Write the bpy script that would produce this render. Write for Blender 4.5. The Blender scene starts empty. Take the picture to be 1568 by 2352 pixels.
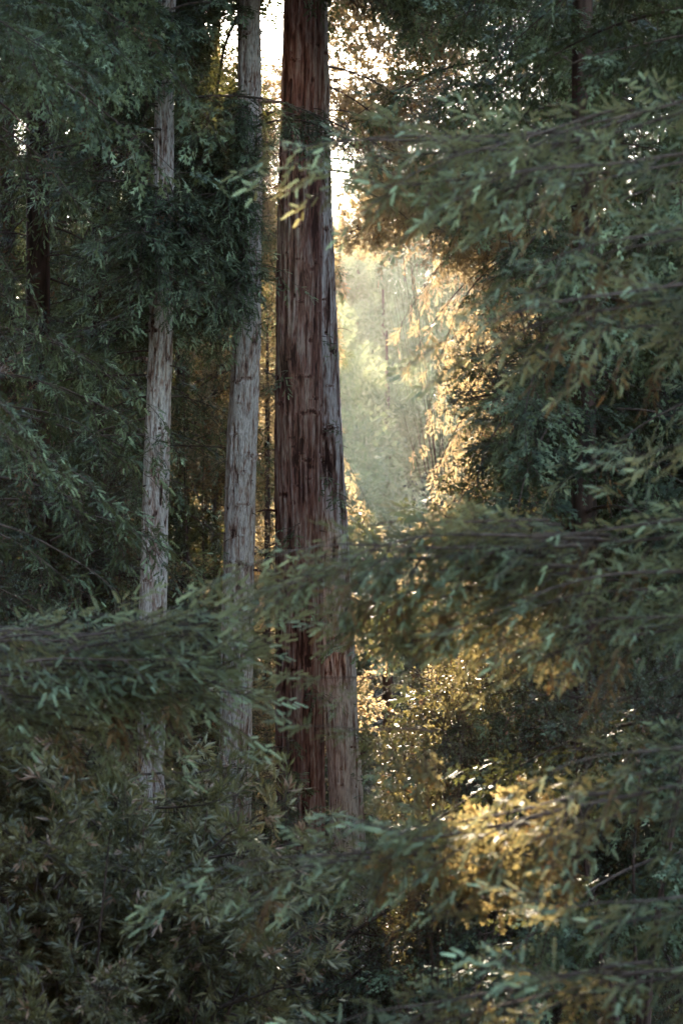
import bpy, math, random
import numpy as np
from mathutils import Matrix, Vector

SC = bpy.context.scene
COL = SC.collection
R = math.radians

# ------------------------------------------------------------------ camera frame
CAM = np.array([0.0, 0.0, 9.0])
PITCH = R(3.0)
FPX = 5533.0                      # focal length in units of a 1568-wide picture
FW = np.array([0, math.cos(PITCH), math.sin(PITCH)])
UP = np.array([0, -math.sin(PITCH), math.cos(PITCH)])
RT = np.array([1.0, 0, 0])

def P(x, y, d):
    return CAM + d * (FW + (x - 784) / FPX * RT + (1176 - y) / FPX * UP)

def proj(pts):
    q = np.asarray(pts) - CAM
    d = q @ FW
    d = np.where(d < 0.1, 0.1, d)
    return 784 + FPX * (q @ RT) / d, 1176 - FPX * (q @ UP) / d, d

SUN_EL, SUN_AZ = R(17.5), R(-2.0)          # azimuth from +Y, negative = left
SUN = np.array([math.sin(SUN_AZ) * math.cos(SUN_EL), math.cos(SUN_AZ) * math.cos(SUN_EL), math.sin(SUN_EL)])

# ------------------------------------------------------------------ ground height, with unseen walls added to steer sky light
def hgt(x, y):
    x = np.asarray(x, float); y = np.asarray(y, float)
    z = np.interp(y, [-160, -26, -14, -5, 0, 6, 18, 26, 42, 70, 150, 190, 320], [62, 56, 30, 8.0, 7.3, 6.2, 1.8, .6, 1.5, 6.0, 30, 34, 16])  # steep rise behind the camera is added to block low sky light
    z = z + .35 * np.sin(x * .31 + y * .17) + .25 * np.sin(x * .13 - y * .29 + 1) + .0025 * np.clip(np.abs(x) - 20, 0, 60) ** 2 * 4.0 * np.clip((90 - y) / 60, .15, 1)
    k = np.clip((np.abs(x) - 9) / 20, 0, 1)
    z = z + 44 * k * k * (3 - 2 * k) * np.clip((78 - y) / 30, 0, 1) * np.clip((y + 60) / 20, 0, 1) * np.where(x > 0, np.clip((y - 4) / 14, 0, 1), 1)  # side walls added out of view to cut light from the sides
    w = np.clip((x - 1) / 9, 0, 1) * np.clip(-y / 6, 0, 1)
    z = z * (1 - w) + (8.0 + .1 * np.clip(-y, 0, 100)) * w  # gap in the added walls lets sky light in from right rear
    return z

# ------------------------------------------------------------------ mesh helpers
def mesh_np(name, verts, faces, mats=(), fmat=None, smooth=False, tint=None, attrs=None):
    """faces: (N,k) int array, k = 3 or 4"""
    me = bpy.data.meshes.new(name)
    verts = np.asarray(verts, np.float32); faces = np.asarray(faces, np.int32)
    n, k = faces.shape
    me.vertices.add(len(verts)); me.vertices.foreach_set('co', verts.ravel())
    me.loops.add(n * k); me.loops.foreach_set('vertex_index', faces.ravel())
    me.polygons.add(n)
    me.polygons.foreach_set('loop_start', np.arange(0, n * k, k, dtype=np.int32))
    for m in mats: me.materials.append(m)
    if fmat is not None: me.polygons.foreach_set('material_index', np.asarray(fmat, np.int32))
    me.polygons.foreach_set('use_smooth', np.full(n, bool(smooth)))
    if tint is not None:
        a = me.attributes.new('tint', 'FLOAT', 'POINT'); a.data.foreach_set('value', np.asarray(tint, np.float32))
    for kx, v in (attrs or {}).items():
        a = me.attributes.new(kx, 'FLOAT', 'POINT'); a.data.foreach_set('value', np.asarray(v, np.float32))
    me.update(calc_edges=True)
    return me

def link(name, me, parent=None, loc=None):
    o = bpy.data.objects.new(name, me); COL.objects.link(o)
    if parent is not None: o.parent = parent
    if loc is not None: o.location = loc
    return o

def thing(name, label, cat, loc, group=None):
    o = bpy.data.objects.new(name, None); COL.objects.link(o)
    o.location = loc; o['label'] = label; o['category'] = cat
    o.empty_display_size = .3
    if group: o['group'] = group
    return o

class Buf:
    def __init__(s): s.v = []; s.f = []; s.t = []; s.n = 0
    def add(s, v, f, t=None):
        v = np.asarray(v, float); s.v.append(v); s.f.append(np.asarray(f) + s.n)
        s.t.append(np.zeros(len(v)) if t is None else t); s.n += len(v)
    def mesh(s, name, mat, smooth=False):
        return mesh_np(name, np.vstack(s.v), np.vstack(s.f), (mat,), None, smooth, np.concatenate(s.t))

def unit(a):
    a = np.asarray(a, float)
    return a / np.maximum(np.linalg.norm(a, axis=-1, keepdims=True), 1e-9)

def tube(buf, pts, rad, k=5):
    pts = np.asarray(pts, float); n = len(pts); rad = np.broadcast_to(rad, (n,))
    tan = unit(np.gradient(pts, axis=0))
    ref = np.array([0.13, 0.21, 1.0]) if abs(tan[0][2]) < .9 else np.array([1.0, .1, 0])
    a = unit(np.cross(tan, ref)); b = np.cross(tan, a)
    th = np.linspace(0, 2 * np.pi, k, endpoint=False)
    v = pts[:, None] + rad[:, None, None] * (a[:, None] * np.cos(th)[None, :, None] + b[:, None] * np.sin(th)[None, :, None])
    i = np.arange(n - 1)[:, None] * k; j = np.arange(k)[None]
    f = np.stack([i + j, i + (j + 1) % k, i + k + (j + 1) % k, i + k + j], -1).reshape(-1, 4)
    buf.add(v.reshape(-1, 3), f)

def kites(base, dirv, nrm, ln, wd, tint, mid=.45, fold=0.0):
    """one quad leaf per row"""
    dirv = unit(dirv); side = unit(np.cross(dirv, nrm)); nn = np.cross(side, dirv)
    ln = np.asarray(ln)[:, None]; wd = np.asarray(wd)[:, None]
    m = base + dirv * ln * mid + nn * fold * wd
    v = np.stack([base, m + side * wd * .5, base + dirv * ln, m - side * wd * .5], 1)
    n = len(base)
    return v.reshape(-1, 3), np.arange(n * 4).reshape(n, 4), np.repeat(tint, 4)

def rot_about(v, ax, ang):
    ax = unit(ax); c = np.cos(ang)[:, None]; s = np.sin(ang)[:, None]
    return v * c + np.cross(ax, v) * s + ax * np.sum(ax * v, -1, keepdims=True) * (1 - c)

# ------------------------------------------------------------------ materials
def nodes(m):
    m.use_nodes = True; nt = m.node_tree; nt.nodes.clear(); return nt, nt.nodes, nt.links

def leaf_mat(name, dark, light, trans, tfac=.35, rough=.45, dead=(.32, .14, .04), deadamt=.03, spec=.16, deadt=None):
    m = bpy.data.materials.new(name); nt, N, L = nodes(m)
    at = N.new('ShaderNodeAttribute'); at.attribute_name = 'tint'
    oi = N.new('ShaderNodeObjectInfo')
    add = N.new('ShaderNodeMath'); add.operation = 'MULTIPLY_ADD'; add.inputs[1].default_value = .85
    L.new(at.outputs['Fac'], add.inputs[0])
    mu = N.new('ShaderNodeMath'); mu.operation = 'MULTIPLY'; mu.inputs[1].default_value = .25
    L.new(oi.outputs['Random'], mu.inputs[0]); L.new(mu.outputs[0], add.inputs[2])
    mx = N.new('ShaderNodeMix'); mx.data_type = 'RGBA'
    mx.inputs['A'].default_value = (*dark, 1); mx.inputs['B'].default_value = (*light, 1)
    pw = N.new('ShaderNodeMath'); pw.operation = 'POWER'; pw.inputs[1].default_value = 1.7; L.new(add.outputs[0], pw.inputs[0])  # steeper tint deepens the painted shade between redwood shoots
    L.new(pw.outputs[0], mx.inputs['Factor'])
    gt = N.new('ShaderNodeMath'); gt.operation = 'GREATER_THAN'; gt.inputs[1].default_value = 1 - deadamt
    L.new(at.outputs['Fac'], gt.inputs[0])
    md = N.new('ShaderNodeMix'); md.data_type = 'RGBA'; md.inputs['B'].default_value = (*dead, 1)
    L.new(gt.outputs[0], md.inputs['Factor']); L.new(mx.outputs['Result'], md.inputs['A'])
    pr = N.new('ShaderNodeBsdfPrincipled'); pr.inputs['Roughness'].default_value = rough
    pr.inputs['Specular IOR Level'].default_value = spec
    L.new(md.outputs['Result'], pr.inputs['Base Color'])
    mt = N.new('ShaderNodeMix'); mt.data_type = 'RGBA'; mt.inputs['A'].default_value = (*trans, 1)
    mt.inputs['B'].default_value = (*(deadt or (.26, .14, .05)), 1); L.new(gt.outputs[0], mt.inputs['Factor'])
    tr = N.new('ShaderNodeBsdfTranslucent'); L.new(mt.outputs['Result'], tr.inputs['Color'])
    ms = N.new('ShaderNodeMixShader'); ms.inputs[0].default_value = tfac
    L.new(pr.outputs[0], ms.inputs[1]); L.new(tr.outputs[0], ms.inputs[2])
    o = N.new('ShaderNodeOutputMaterial'); L.new(ms.outputs[0], o.inputs['Surface'])
    return m

def simple_mat(name, c1, c2, scale=6, rough=.9, stretch=(1, 1, 1), bump=.3):
    m = bpy.data.materials.new(name); nt, N, L = nodes(m)
    tc = N.new('ShaderNodeTexCoord'); mp = N.new('ShaderNodeMapping'); mp.inputs['Scale'].default_value = stretch
    L.new(tc.outputs['Object'], mp.inputs['Vector'])
    nz = N.new('ShaderNodeTexNoise'); nz.inputs['Scale'].default_value = scale; nz.inputs['Detail'].default_value = 6
    L.new(mp.outputs[0], nz.inputs['Vector'])
    rp = N.new('ShaderNodeValToRGB'); rp.color_ramp.elements[0].position = .35; rp.color_ramp.elements[1].position = .65
    rp.color_ramp.elements[0].color = (*c1, 1); rp.color_ramp.elements[1].color = (*c2, 1)
    L.new(nz.outputs[0], rp.inputs[0])
    pr = N.new('ShaderNodeBsdfPrincipled'); pr.inputs['Roughness'].default_value = rough
    pr.inputs['Specular IOR Level'].default_value = .2
    L.new(rp.outputs[0], pr.inputs['Base Color'])
    bp = N.new('ShaderNodeBump'); bp.inputs['Strength'].default_value = bump; bp.inputs['Distance'].default_value = .02
    L.new(nz.outputs[0], bp.inputs['Height']); L.new(bp.outputs[0], pr.inputs['Normal'])
    o = N.new('ShaderNodeOutputMaterial'); L.new(pr.outputs[0], o.inputs['Surface'])
    return m

def bark_mat(name, furrow, ridge, grey, greyamt, st=.17, fc=3.0):
    """fibrous redwood bark: red-brown furrows, weathered grey ridges"""
    m = bpy.data.materials.new(name); nt, N, L = nodes(m)
    tc = N.new('ShaderNodeTexCoord')
    def noise(sc, st, det=5, dist=0.0):
        mp = N.new('ShaderNodeMapping'); mp.inputs['Scale'].default_value = st
        L.new(tc.outputs['Object'], mp.inputs['Vector'])
        nz = N.new('ShaderNodeTexNoise'); nz.inputs['Scale'].default_value = sc; nz.inputs['Detail'].default_value = det
        nz.inputs['Distortion'].default_value = dist; nz.inputs['Roughness'].default_value = .6
        L.new(mp.outputs[0], nz.inputs['Vector']); return nz
    fib = noise(24, (1, 1, st), 7, .5); fine = noise(70, (1, 1, st * 1.3), 4); patch = noise(1.6, (1, 1, .35), 3)
    at = N.new('ShaderNodeAttribute'); at.attribute_name = 'ridge'
    def math2(op, a, b, c=None):
        q = N.new('ShaderNodeMath'); q.operation = op
        for i, x in enumerate((a, b, c)):
            if x is None: continue
            if isinstance(x, (int, float)): q.inputs[i].default_value = x
            else: L.new(x, q.inputs[i])
        return q.outputs[0]
    v = math2('MULTIPLY_ADD', fib.outputs[0], fc, math2('MULTIPLY_ADD', at.outputs['Fac'], .95, -1.15 + (3.0 - fc) * .5))
    v = math2('ADD', v, math2('MULTIPLY', patch.outputs[0], .55))
    v = math2('SUBTRACT', v, .62 - greyamt)
    rp = N.new('ShaderNodeValToRGB'); e = rp.color_ramp.elements
    e[0].position = .12; e[0].color = (*furrow, 1)
    e[1].position = .85; e[1].color = (*grey, 1)
    k = e.new(.42); k.color = (*ridge, 1)
    L.new(v, rp.inputs[0])
    m2 = N.new('ShaderNodeMix'); m2.data_type = 'RGBA'; m2.blend_type = 'MULTIPLY'; m2.inputs['Factor'].default_value = .75
    L.new(rp.outputs[0], m2.inputs['A'])
    r2 = N.new('ShaderNodeValToRGB'); r2.color_ramp.elements[0].position = .35; r2.color_ramp.elements[0].color = (.3, .26, .25, 1)
    r2.color_ramp.elements[1].position = .55; r2.color_ramp.elements[1].color = (1.0, 1.0, 1.0, 1)
    L.new(fine.outputs[0], r2.inputs[0]); L.new(r2.outputs[0], m2.inputs['B'])
    pr = N.new('ShaderNodeBsdfPrincipled'); pr.inputs['Roughness'].default_value = .9; pr.inputs['Specular IOR Level'].default_value = .15
    L.new(m2.outputs['Result'], pr.inputs['Base Color'])
    b1 = N.new('ShaderNodeBump'); b1.inputs['Strength'].default_value = .9; b1.inputs['Distance'].default_value = .025
    L.new(fib.outputs[0], b1.inputs['Height'])
    b2 = N.new('ShaderNodeBump'); b2.inputs['Strength'].default_value = .6; b2.inputs['Distance'].default_value = .008
    L.new(fine.outputs[0], b2.inputs['Height']); L.new(b1.outputs[0], b2.inputs['Normal']); L.new(b2.outputs[0], pr.inputs['Normal'])
    o = N.new('ShaderNodeOutputMaterial'); L.new(pr.outputs[0], o.inputs['Surface'])
    return m

M = {}
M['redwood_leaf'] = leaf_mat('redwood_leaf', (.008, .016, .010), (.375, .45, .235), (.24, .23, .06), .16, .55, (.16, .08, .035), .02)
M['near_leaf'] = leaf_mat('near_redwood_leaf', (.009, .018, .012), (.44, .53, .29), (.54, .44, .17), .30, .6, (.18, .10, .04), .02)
M['warm_leaf'] = leaf_mat('sunlit_tone_leaf', (.075, .070, .036), (.16, .14, .075), (.56, .42, .22), .45, .5, (.30, .14, .05), .08)  # backlit glow put into a warmer leaf colour than the shaded redwoods
M['bay_leaf'] = leaf_mat('laurel_leaf', (.030, .040, .018), (.34, .28, .14), (.36, .30, .07), .24, .36, (.40, .24, .15), .05, .5)
M['oak_leaf'] = leaf_mat('oak_leaf', (.030, .048, .026), (.085, .11, .06), (.30, .24, .08), .22, .4, (.26, .13, .08), .05, .6)
M['gold_leaf'] = leaf_mat('sunlit_gold_leaf', (.09, .09, .04), (.20, .17, .08), (.64, .50, .20), .45, .45, (.5, .22, .04), .15, .5)  # yellow of sunlit boughs put into the leaf colour
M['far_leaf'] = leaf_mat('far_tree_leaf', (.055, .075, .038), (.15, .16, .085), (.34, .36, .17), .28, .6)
M['twig'] = simple_mat('twig_bark', (.05, .032, .022), (.12, .08, .06), 20)
M['bark_red'] = bark_mat('red_fibrous_bark', (.055, .020, .014), (.20, .085, .062), (.36, .25, .21), -.08, .075, 2.1)
M['bark_grey'] = bark_mat('grey_weathered_bark', (.055, .024, .018), (.33, .20, .15), (.62, .53, .46), .18)
M['bark_side'] = bark_mat('grey_red_bark', (.045, .020, .015), (.24, .13, .10), (.60, .53, .49), .04, .10)
M['bark_dark'] = simple_mat('dark_bark', (.03, .018, .012), (.11, .06, .045), 12, .9, (1, 1, .15), .8)
M['ground'] = simple_mat('forest_floor', (.010, .011, .006), (.026, .020, .012), .9, .95, bump=.6)

# ------------------------------------------------------------------ shoots
def fronds(buf, base, dirv, nrm, ln, tint, rng, lod):
    """flat two-ranked redwood shoots"""
    dirv = unit(dirv); side = unit(np.cross(dirv, nrm)); nn = np.cross(side, dirv)
    if lod == 0:   # near: many separate needles
        pairs, nl, nw, ang = 8, .024, .0078, R(38)
    elif lod == 1:
        pairs, nl, nw, ang = 5, .032, .0098, R(31)
    else:
        pairs, nl, nw, ang = 2, .055, .015, R(30)
    n = len(base)
    for s in (-1, 1):
        for i in range(pairs):
            t = (i + .35 + .25 * (s > 0)) / (pairs + .4)
            f = math.sin(math.pi * min(1, .28 + t * .72)) ** .5
            aa = ang * rng.uniform(.8, 1.15, n)
            dd = dirv * np.cos(aa)[:, None] + side * s * np.sin(aa)[:, None] + nn * rng.uniform(-.25, .12, n)[:, None]
            b = base + dirv * (ln * t)[:, None] - nn * (.12 * ln * t * t)[:, None]
            L_ = nl * f * rng.uniform(.85, 1.15, n) * (ln / .14) ** .5
            buf.add(*kites(b, dd, nn, L_, np.full(n, nw), tint))
    b = base + dirv * (ln * (.55 if lod else .8))[:, None]
    buf.add(*kites(b, dirv - .12 * nn, nn, ln * (.5 if lod else .28), np.full(n, nw * 1.2), tint))
    buf.add(*kites(base, dirv, nn, ln * .9, np.full(n, (.008, .009, .014)[lod]), tint))

def redwood_bough(name, seed, L, W, sag, rise, lod, leafmat, hang=.25, dens=1.0, fl=.12, bare=.14, lift=0.0):
    """main branch > side branches > branchlets > flat shoots; side branches leave gaps between them"""
    rng = np.random.default_rng(seed)
    wood = Buf(); leaf = Buf()
    n = 14; s = np.linspace(0, 1, n); ph = rng.uniform(0, 6, 2)
    ax = np.stack([L * s, .06 * L * np.sin(s * 4 + ph[0]) * s, rise * L * s - sag * L * s ** 2 + .025 * L * np.sin(s * 7 + ph[1]) * s], 1)
    tube(wood, ax, np.interp(s, [0, 1], [.006 + .005 * L, .002]), 5)
    at = lambda P_, u, q: np.stack([np.interp(u, q, P_[:, c]) for c in range(3)], -1)
    FB, FD, FN, FLn, FT = [], [], [], [], []
    ts = list(np.arange(bare, .97, .155 / L / dens)) + [.999]
    for i_, t in enumerate(ts):
        last = t > .99
        t = t if last else min(.98, t + rng.uniform(-.4, .4) * .15 / L)
        sd = 1 if i_ % 2 else -1
        o = at(ax, np.array([t]), s)[0]; tn = unit(at(ax, np.array([min(1, t + .03)]), s)[0] - at(ax, np.array([t - .03]), s)[0])
        ang = 0 if last else R(rng.uniform(28, 68)) * (1 - .3 * t)
        lat = unit(np.array([-tn[1], tn[0], 0])) * sd
        d = tn * math.cos(ang) + lat * math.sin(ang)
        d = unit(d + np.array([0, 0, rng.uniform(-1.4, -.5) if rng.random() < hang else rng.normal(.05 + lift, .32)]))
        ll = .3 if last else W * (.45 + .6 * math.sin(math.pi * min(1, t * .8 + .18))) * rng.uniform(.45, 1.25) * (1.05 - .5 * t)
        m = 7; q = np.linspace(0, 1, m); dr = rng.uniform(.05, .35) - lift * .3
        bp = o + np.outer(q * ll, d) + np.outer(q ** 2 * ll, [0, 0, -dr]); bp += rng.normal(0, .008, (m, 3)) * q[:, None]
        tube(wood, bp, np.interp(q, [0, 1], [.0045, .0015]), 3)
        gb = np.gradient(bp, axis=0); base_t = rng.uniform(0, .45); dead = rng.random() < .02
        nb = max(3, int(ll / .058 * dens))
        for k_ in range(nb):
            u = (k_ + 1.2) / nb; u = min(1, u + rng.uniform(-.03, .03)); end = k_ == nb - 1
            bo = at(bp, np.array([u]), q)[0]; tg = unit(at(gb, np.array([u]), q)[0])
            up0 = unit(np.array([0, 0, 1.0]) - tg * tg[2] + rng.normal(0, .22, 3)); l0 = unit(np.cross(up0, tg)) * (1 if k_ % 2 else -1)
            a0 = 0 if end else R(rng.uniform(32, 58))
            bd = unit(tg * math.cos(a0) + l0 * math.sin(a0) + np.array([0, 0, rng.normal(-.08 + lift * .5, .16)]))
            bl = rng.uniform(.10, .26) * (1.15 - .6 * u) * (W / .7) ** .5
            kf = max(2, int(bl / .034)); uf = (np.arange(kf) + .6) / kf
            sg = np.where(np.arange(kf) % 2 == 0, 1, -1)
            nrm = unit(np.cross(bd, l0) * (1 if k_ % 2 else -1) * -1 + rng.normal(0, .35, 3)); 
            if nrm[2] < 0: nrm = -nrm
            fl_lat = unit(np.cross(nrm, bd)); aa = np.radians(rng.uniform(22, 48, kf)); aa[-1] = 0
            b = bo + np.outer(uf * bl, bd) + np.outer(uf ** 2 * bl, [0, 0, -.12])
            fd = bd * np.cos(aa)[:, None] + fl_lat * (sg * np.sin(aa))[:, None] + rng.normal(0, .10, (kf, 3)) + np.array([0, 0, -.08 + lift * .3])
            FB.append(b); FD.append(fd); FN.append(nrm + rng.normal(0, .3, (kf, 3)))
            FLn.append(fl * rng.uniform(.6, 1.15, kf) * (1.05 - .25 * u))
            tt = base_t * .9 - .12 + .62 * u ** 1.5 * (.4 + .6 * uf) * (.5 + .5 * t) + rng.uniform(-.06, .16, kf)  # paler new growth; also paints lit tips and shaded inner foliage
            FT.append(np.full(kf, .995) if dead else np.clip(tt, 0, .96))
            tube(wood, np.array([bo, bo + bd * bl * .9]), np.array([.0016, .0008]), 3)
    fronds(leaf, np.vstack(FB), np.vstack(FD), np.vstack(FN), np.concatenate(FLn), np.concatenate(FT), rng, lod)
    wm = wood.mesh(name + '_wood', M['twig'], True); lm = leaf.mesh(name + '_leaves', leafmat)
    allb = np.vstack(FB)
    return dict(wood=wm, leaf=lm, L=L, pts=allb[rng.choice(len(allb), min(90, len(allb)), False)])

def broad_clump(name, seed, size, nleaf, ll, lw, leafmat, whorl=True, droop=.1):
    """a leafy branch end: forking twigs tipped with leaves"""
    rng = np.random.default_rng(seed); wood = Buf(); leaf = Buf()
    tips = []
    main = np.stack([np.linspace(0, size * .8, 6), rng.normal(0, .02, 6).cumsum(), np.linspace(0, .15 * size, 6)], 1)
    tube(wood, main, np.linspace(.012, .005, 6) * max(1, size), 4)
    nb = max(6, int(nleaf / 42))
    for i in range(nb):
        t = rng.uniform(.1, 1); o = np.array([np.interp(t * size * .8, main[:, 0], main[:, c]) for c in range(3)])
        d = unit(np.array([rng.uniform(.1, 1), rng.normal(0, .75), rng.normal(.18, .55)]))
        l1 = size * rng.uniform(.3, .6) * (1 - .25 * t)
        q = np.linspace(0, 1, 5); bp = o + np.outer(q * l1, d) + np.outer(q ** 2 * l1, [0, 0, -droop + rng.normal(0, .1)])
        tube(wood, bp, np.linspace(.005, .002, 5) * max(1, size * .8), 3)
        for j in range(6):
            u = rng.uniform(.3, 1); oo = o + (bp[-1] - o) * u; dd = unit(d + rng.normal(0, .55, 3)); l2 = size * rng.uniform(.05, .2)
            e = oo + dd * l2; tube(wood, np.array([oo, e]), np.array([.0025, .0015]), 3)
            tips.append((e, dd, l2))
    per = max(4, int(nleaf / len(tips)))
    B, D, Nn, T = [], [], [], []
    for e, dd, l2 in tips:
        k = per; ax = unit(np.cross(dd, rng.normal(0, 1, 3)))
        ph = rng.uniform(0, 6.28) + np.arange(k) * 2.4
        perp = np.cos(ph)[:, None] * ax + np.sin(ph)[:, None] * np.cross(dd, ax)
        op = rng.uniform(.4, 1.3, k)[:, None]
        B.append(e - dd * (rng.uniform(0, 1, k)[:, None] * l2 * .9)); d2 = unit(dd + perp * op + np.array([0, 0, -droop]))
        D.append(d2); Nn.append(unit(dd - perp * .3 + np.array([0, 0, .6]) + rng.normal(0, .25, (k, 3))))
        T.append(np.clip(rng.uniform(0, .7) + rng.uniform(0, .35, k), 0, 1) if rng.random() > .03 else np.full(k, .99))
    B = np.vstack(B); D = np.vstack(D); Nn = np.vstack(Nn); T = np.concatenate(T); k = len(B)
    leaf.add(*kites(B, D, Nn, ll * rng.uniform(.6, 1.2, k), lw * rng.uniform(.75, 1.2, k), T, .5, -.25))
    return dict(wood=wood.mesh(name + '_wood', M['twig'], True), leaf=leaf.mesh(name + '_leaves', leafmat), L=size,
                pts=B[rng.choice(k, min(60, k), False)])

# prototypes (meshes only; objects are made per tree)
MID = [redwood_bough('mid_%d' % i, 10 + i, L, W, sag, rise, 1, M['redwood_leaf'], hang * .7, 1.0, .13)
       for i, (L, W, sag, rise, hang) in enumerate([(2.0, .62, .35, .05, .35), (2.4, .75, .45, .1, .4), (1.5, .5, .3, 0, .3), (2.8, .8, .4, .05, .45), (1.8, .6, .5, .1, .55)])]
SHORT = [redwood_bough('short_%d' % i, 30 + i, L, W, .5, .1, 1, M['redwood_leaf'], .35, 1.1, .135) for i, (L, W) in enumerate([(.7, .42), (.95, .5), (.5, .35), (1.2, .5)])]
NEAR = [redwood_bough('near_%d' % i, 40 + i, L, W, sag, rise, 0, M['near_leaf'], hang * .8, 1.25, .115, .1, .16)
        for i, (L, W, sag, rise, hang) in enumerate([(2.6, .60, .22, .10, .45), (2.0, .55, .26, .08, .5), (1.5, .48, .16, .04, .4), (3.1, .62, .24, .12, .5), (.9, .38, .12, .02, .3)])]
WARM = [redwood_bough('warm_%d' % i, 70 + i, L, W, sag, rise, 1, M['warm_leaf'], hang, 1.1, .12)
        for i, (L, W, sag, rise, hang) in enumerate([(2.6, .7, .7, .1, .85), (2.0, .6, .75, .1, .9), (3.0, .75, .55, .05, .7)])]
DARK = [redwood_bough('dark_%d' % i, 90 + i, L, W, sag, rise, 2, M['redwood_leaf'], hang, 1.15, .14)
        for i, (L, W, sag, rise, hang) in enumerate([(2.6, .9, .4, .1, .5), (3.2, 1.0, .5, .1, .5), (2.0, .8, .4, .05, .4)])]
BAY = [broad_clump('bay_%d' % i, 120 + i, sz, (520, 330, 620)[i], (.10, .13, .085)[i], (.024, .028, .022)[i], M['bay_leaf'], True, (.1, .45, .0)[i]) for i, sz in enumerate((.85, 1.1, .95))]
OAK = [broad_clump('oak_%d' % i, 130 + i, sz, 1300, .045, .024, M['oak_leaf'], True, .05) for i, sz in enumerate((1.3, 1.6, 1.4))]
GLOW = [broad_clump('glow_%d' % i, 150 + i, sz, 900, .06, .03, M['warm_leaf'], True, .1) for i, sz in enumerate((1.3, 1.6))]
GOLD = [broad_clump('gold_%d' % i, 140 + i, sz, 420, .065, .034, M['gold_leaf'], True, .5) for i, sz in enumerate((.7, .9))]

# ------------------------------------------------------------------ where nothing may hang
# open views of the place: (x0, x1, y0, y1, nearest depth, farthest depth, allowed share of a bough)
WIN = [
    (318, 400, 745, 1390, 0, 27.9, .05), (338, 402, 245, 395, 0, 27.9, .04), (322, 385, 1650, 1850, 0, 27.9, .06),
    (505, 600, 835, 1610, 0, 28.9, .04), (540, 600, 0, 200, 0, 28.9, .08),
    (632, 785, 0, 250, 0, 30, .05), (632, 790, 400, 1180, 0, 30, .05), (632, 745, 1300, 1640, 0, 30, .07),
    (745, 850, 1400, 1950, 0, 30, .09), (795, 855, 2000, 2260, 0, 30, .16),
    (785, 1030, 590, 1120, 0, 70, .05), (480, 545, 0, 110, 0, 300, .06), (597, 652, 0, 140, 0, 300, .03),
    (597, 640, 140, 800, 0, 34, .22), (400, 505, 800, 1300, 0, 33, .05), (755, 830, 0, 250, 0, 36, .06),
    (597, 634, 800, 1250, 0, 33, .04), (757, 900, 0, 200, 0, 42, .12), (597, 650, 0, 120, 0, 60, .03),
]
# sunlight reaches these spots: nothing hangs in the beam (x, y, depth, radius)
BEAMS = [(P(1030, 1620, 14.2), .58), (P(1040, 1890, 13.5), .56), (P(1150, 1850, 13.3), .35), (P(930, 1500, 14.4), .3), (P(1000, 1750, 14.2), .3), (P(960, 1370, 14.5), .33), (P(1000, 1450, 14.3), .25),
         (P(1400, 1640, 19), .3), (P(350, 1430, 16), .10), (P(640, 1230, 13.5), .12), (P(1000, 500, 15), .15)]

def allowed(world, wins=True, beams=True):
    w = np.asarray(world)
    if wins:
        x, y, d = proj(w)
        for x0, x1, y0, y1, d0, d1, share in WIN:
            if np.mean((x > x0) & (x < x1) & (y > y0) & (y < y1) & (d > d0) & (d < d1)) > share: return False
    if beams:
        for c, r in BEAMS:
            q = w - c; t = q @ SUN; pr = np.linalg.norm(q - np.outer(t, SUN), axis=1)
            if np.mean((t > 1.2) & (t < 17) & (pr < r)) > .04 or np.mean((t > 17) & (pr < r * .85)) > .05: return False
    return True

def place_bough(tree, proto, pos, az, el, roll, sc, wins=True, beams=True):
    m = Matrix.Translation(pos) @ Matrix.Rotation(az, 4, 'Z') @ Matrix.Rotation(-el, 4, 'Y') @ Matrix.Rotation(roll, 4, 'X') @ Matrix.Scale(sc, 4)
    mm = np.array(m); w = proto['pts'] @ mm[:3, :3].T + mm[:3, 3]
    if not allowed(w, wins, beams): return None
    b = bpy.data.objects.new('branch', proto['wood']); COL.objects.link(b); b.parent = tree
    b.matrix_local = Matrix.Translation(-tree.location) @ m
    f = bpy.data.objects.new('foliage', proto['leaf']); COL.objects.link(f); f.parent = b
    return b

# ------------------------------------------------------------------ trunks
def vnoise(u, v, pu, seed):
    """value noise, periodic in u with period pu (integer)"""
    rng = np.random.default_rng(seed); T = rng.random((pu, 4096))
    iu = np.floor(u).astype(int); iv = np.floor(v).astype(int); fu = u - iu; fv = v - iv
    fu = fu * fu * (3 - 2 * fu); fv = fv * fv * (3 - 2 * fv)
    a = T[iu % pu, iv % 4096]; b = T[(iu + 1) % pu, iv % 4096]; c = T[iu % pu, (iv + 1) % 4096]; d = T[(iu + 1) % pu, (iv + 1) % 4096]
    return (a * (1 - fu) + b * fu) * (1 - fv) + (c * (1 - fu) + d * fu) * fv

def trunk_axis(pts, d, top):
    """pts: (x, y, width) rows top to bottom in picture units; returns z-sorted centre line and radius"""
    P3 = np.array([P(x, y, d) for x, y, w in pts])[::-1]; r = np.array([w / 2 * d / FPX for x, y, w in pts])[::-1]
    lo = P3[0]; sl = (P3[1] - P3[0]) / (P3[1][2] - P3[0][2]) if len(P3) > 1 else np.array([0, 0, 1.0])
    gz = float(hgt(lo[0], lo[1])) - .3
    base = lo + sl * .6 * (gz - lo[2]); base[2] = gz
    hi = P3[-1]; sh = (P3[-1] - P3[-2]) / (P3[-1][2] - P3[-2][2])
    tp = hi + sh * .7 * (top - hi[2]); tp[2] = top
    A = np.vstack([base, P3, tp]); rr = np.concatenate([[r[0] * 1.25], r, [r[-1] * .35]])
    return A, rr

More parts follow.
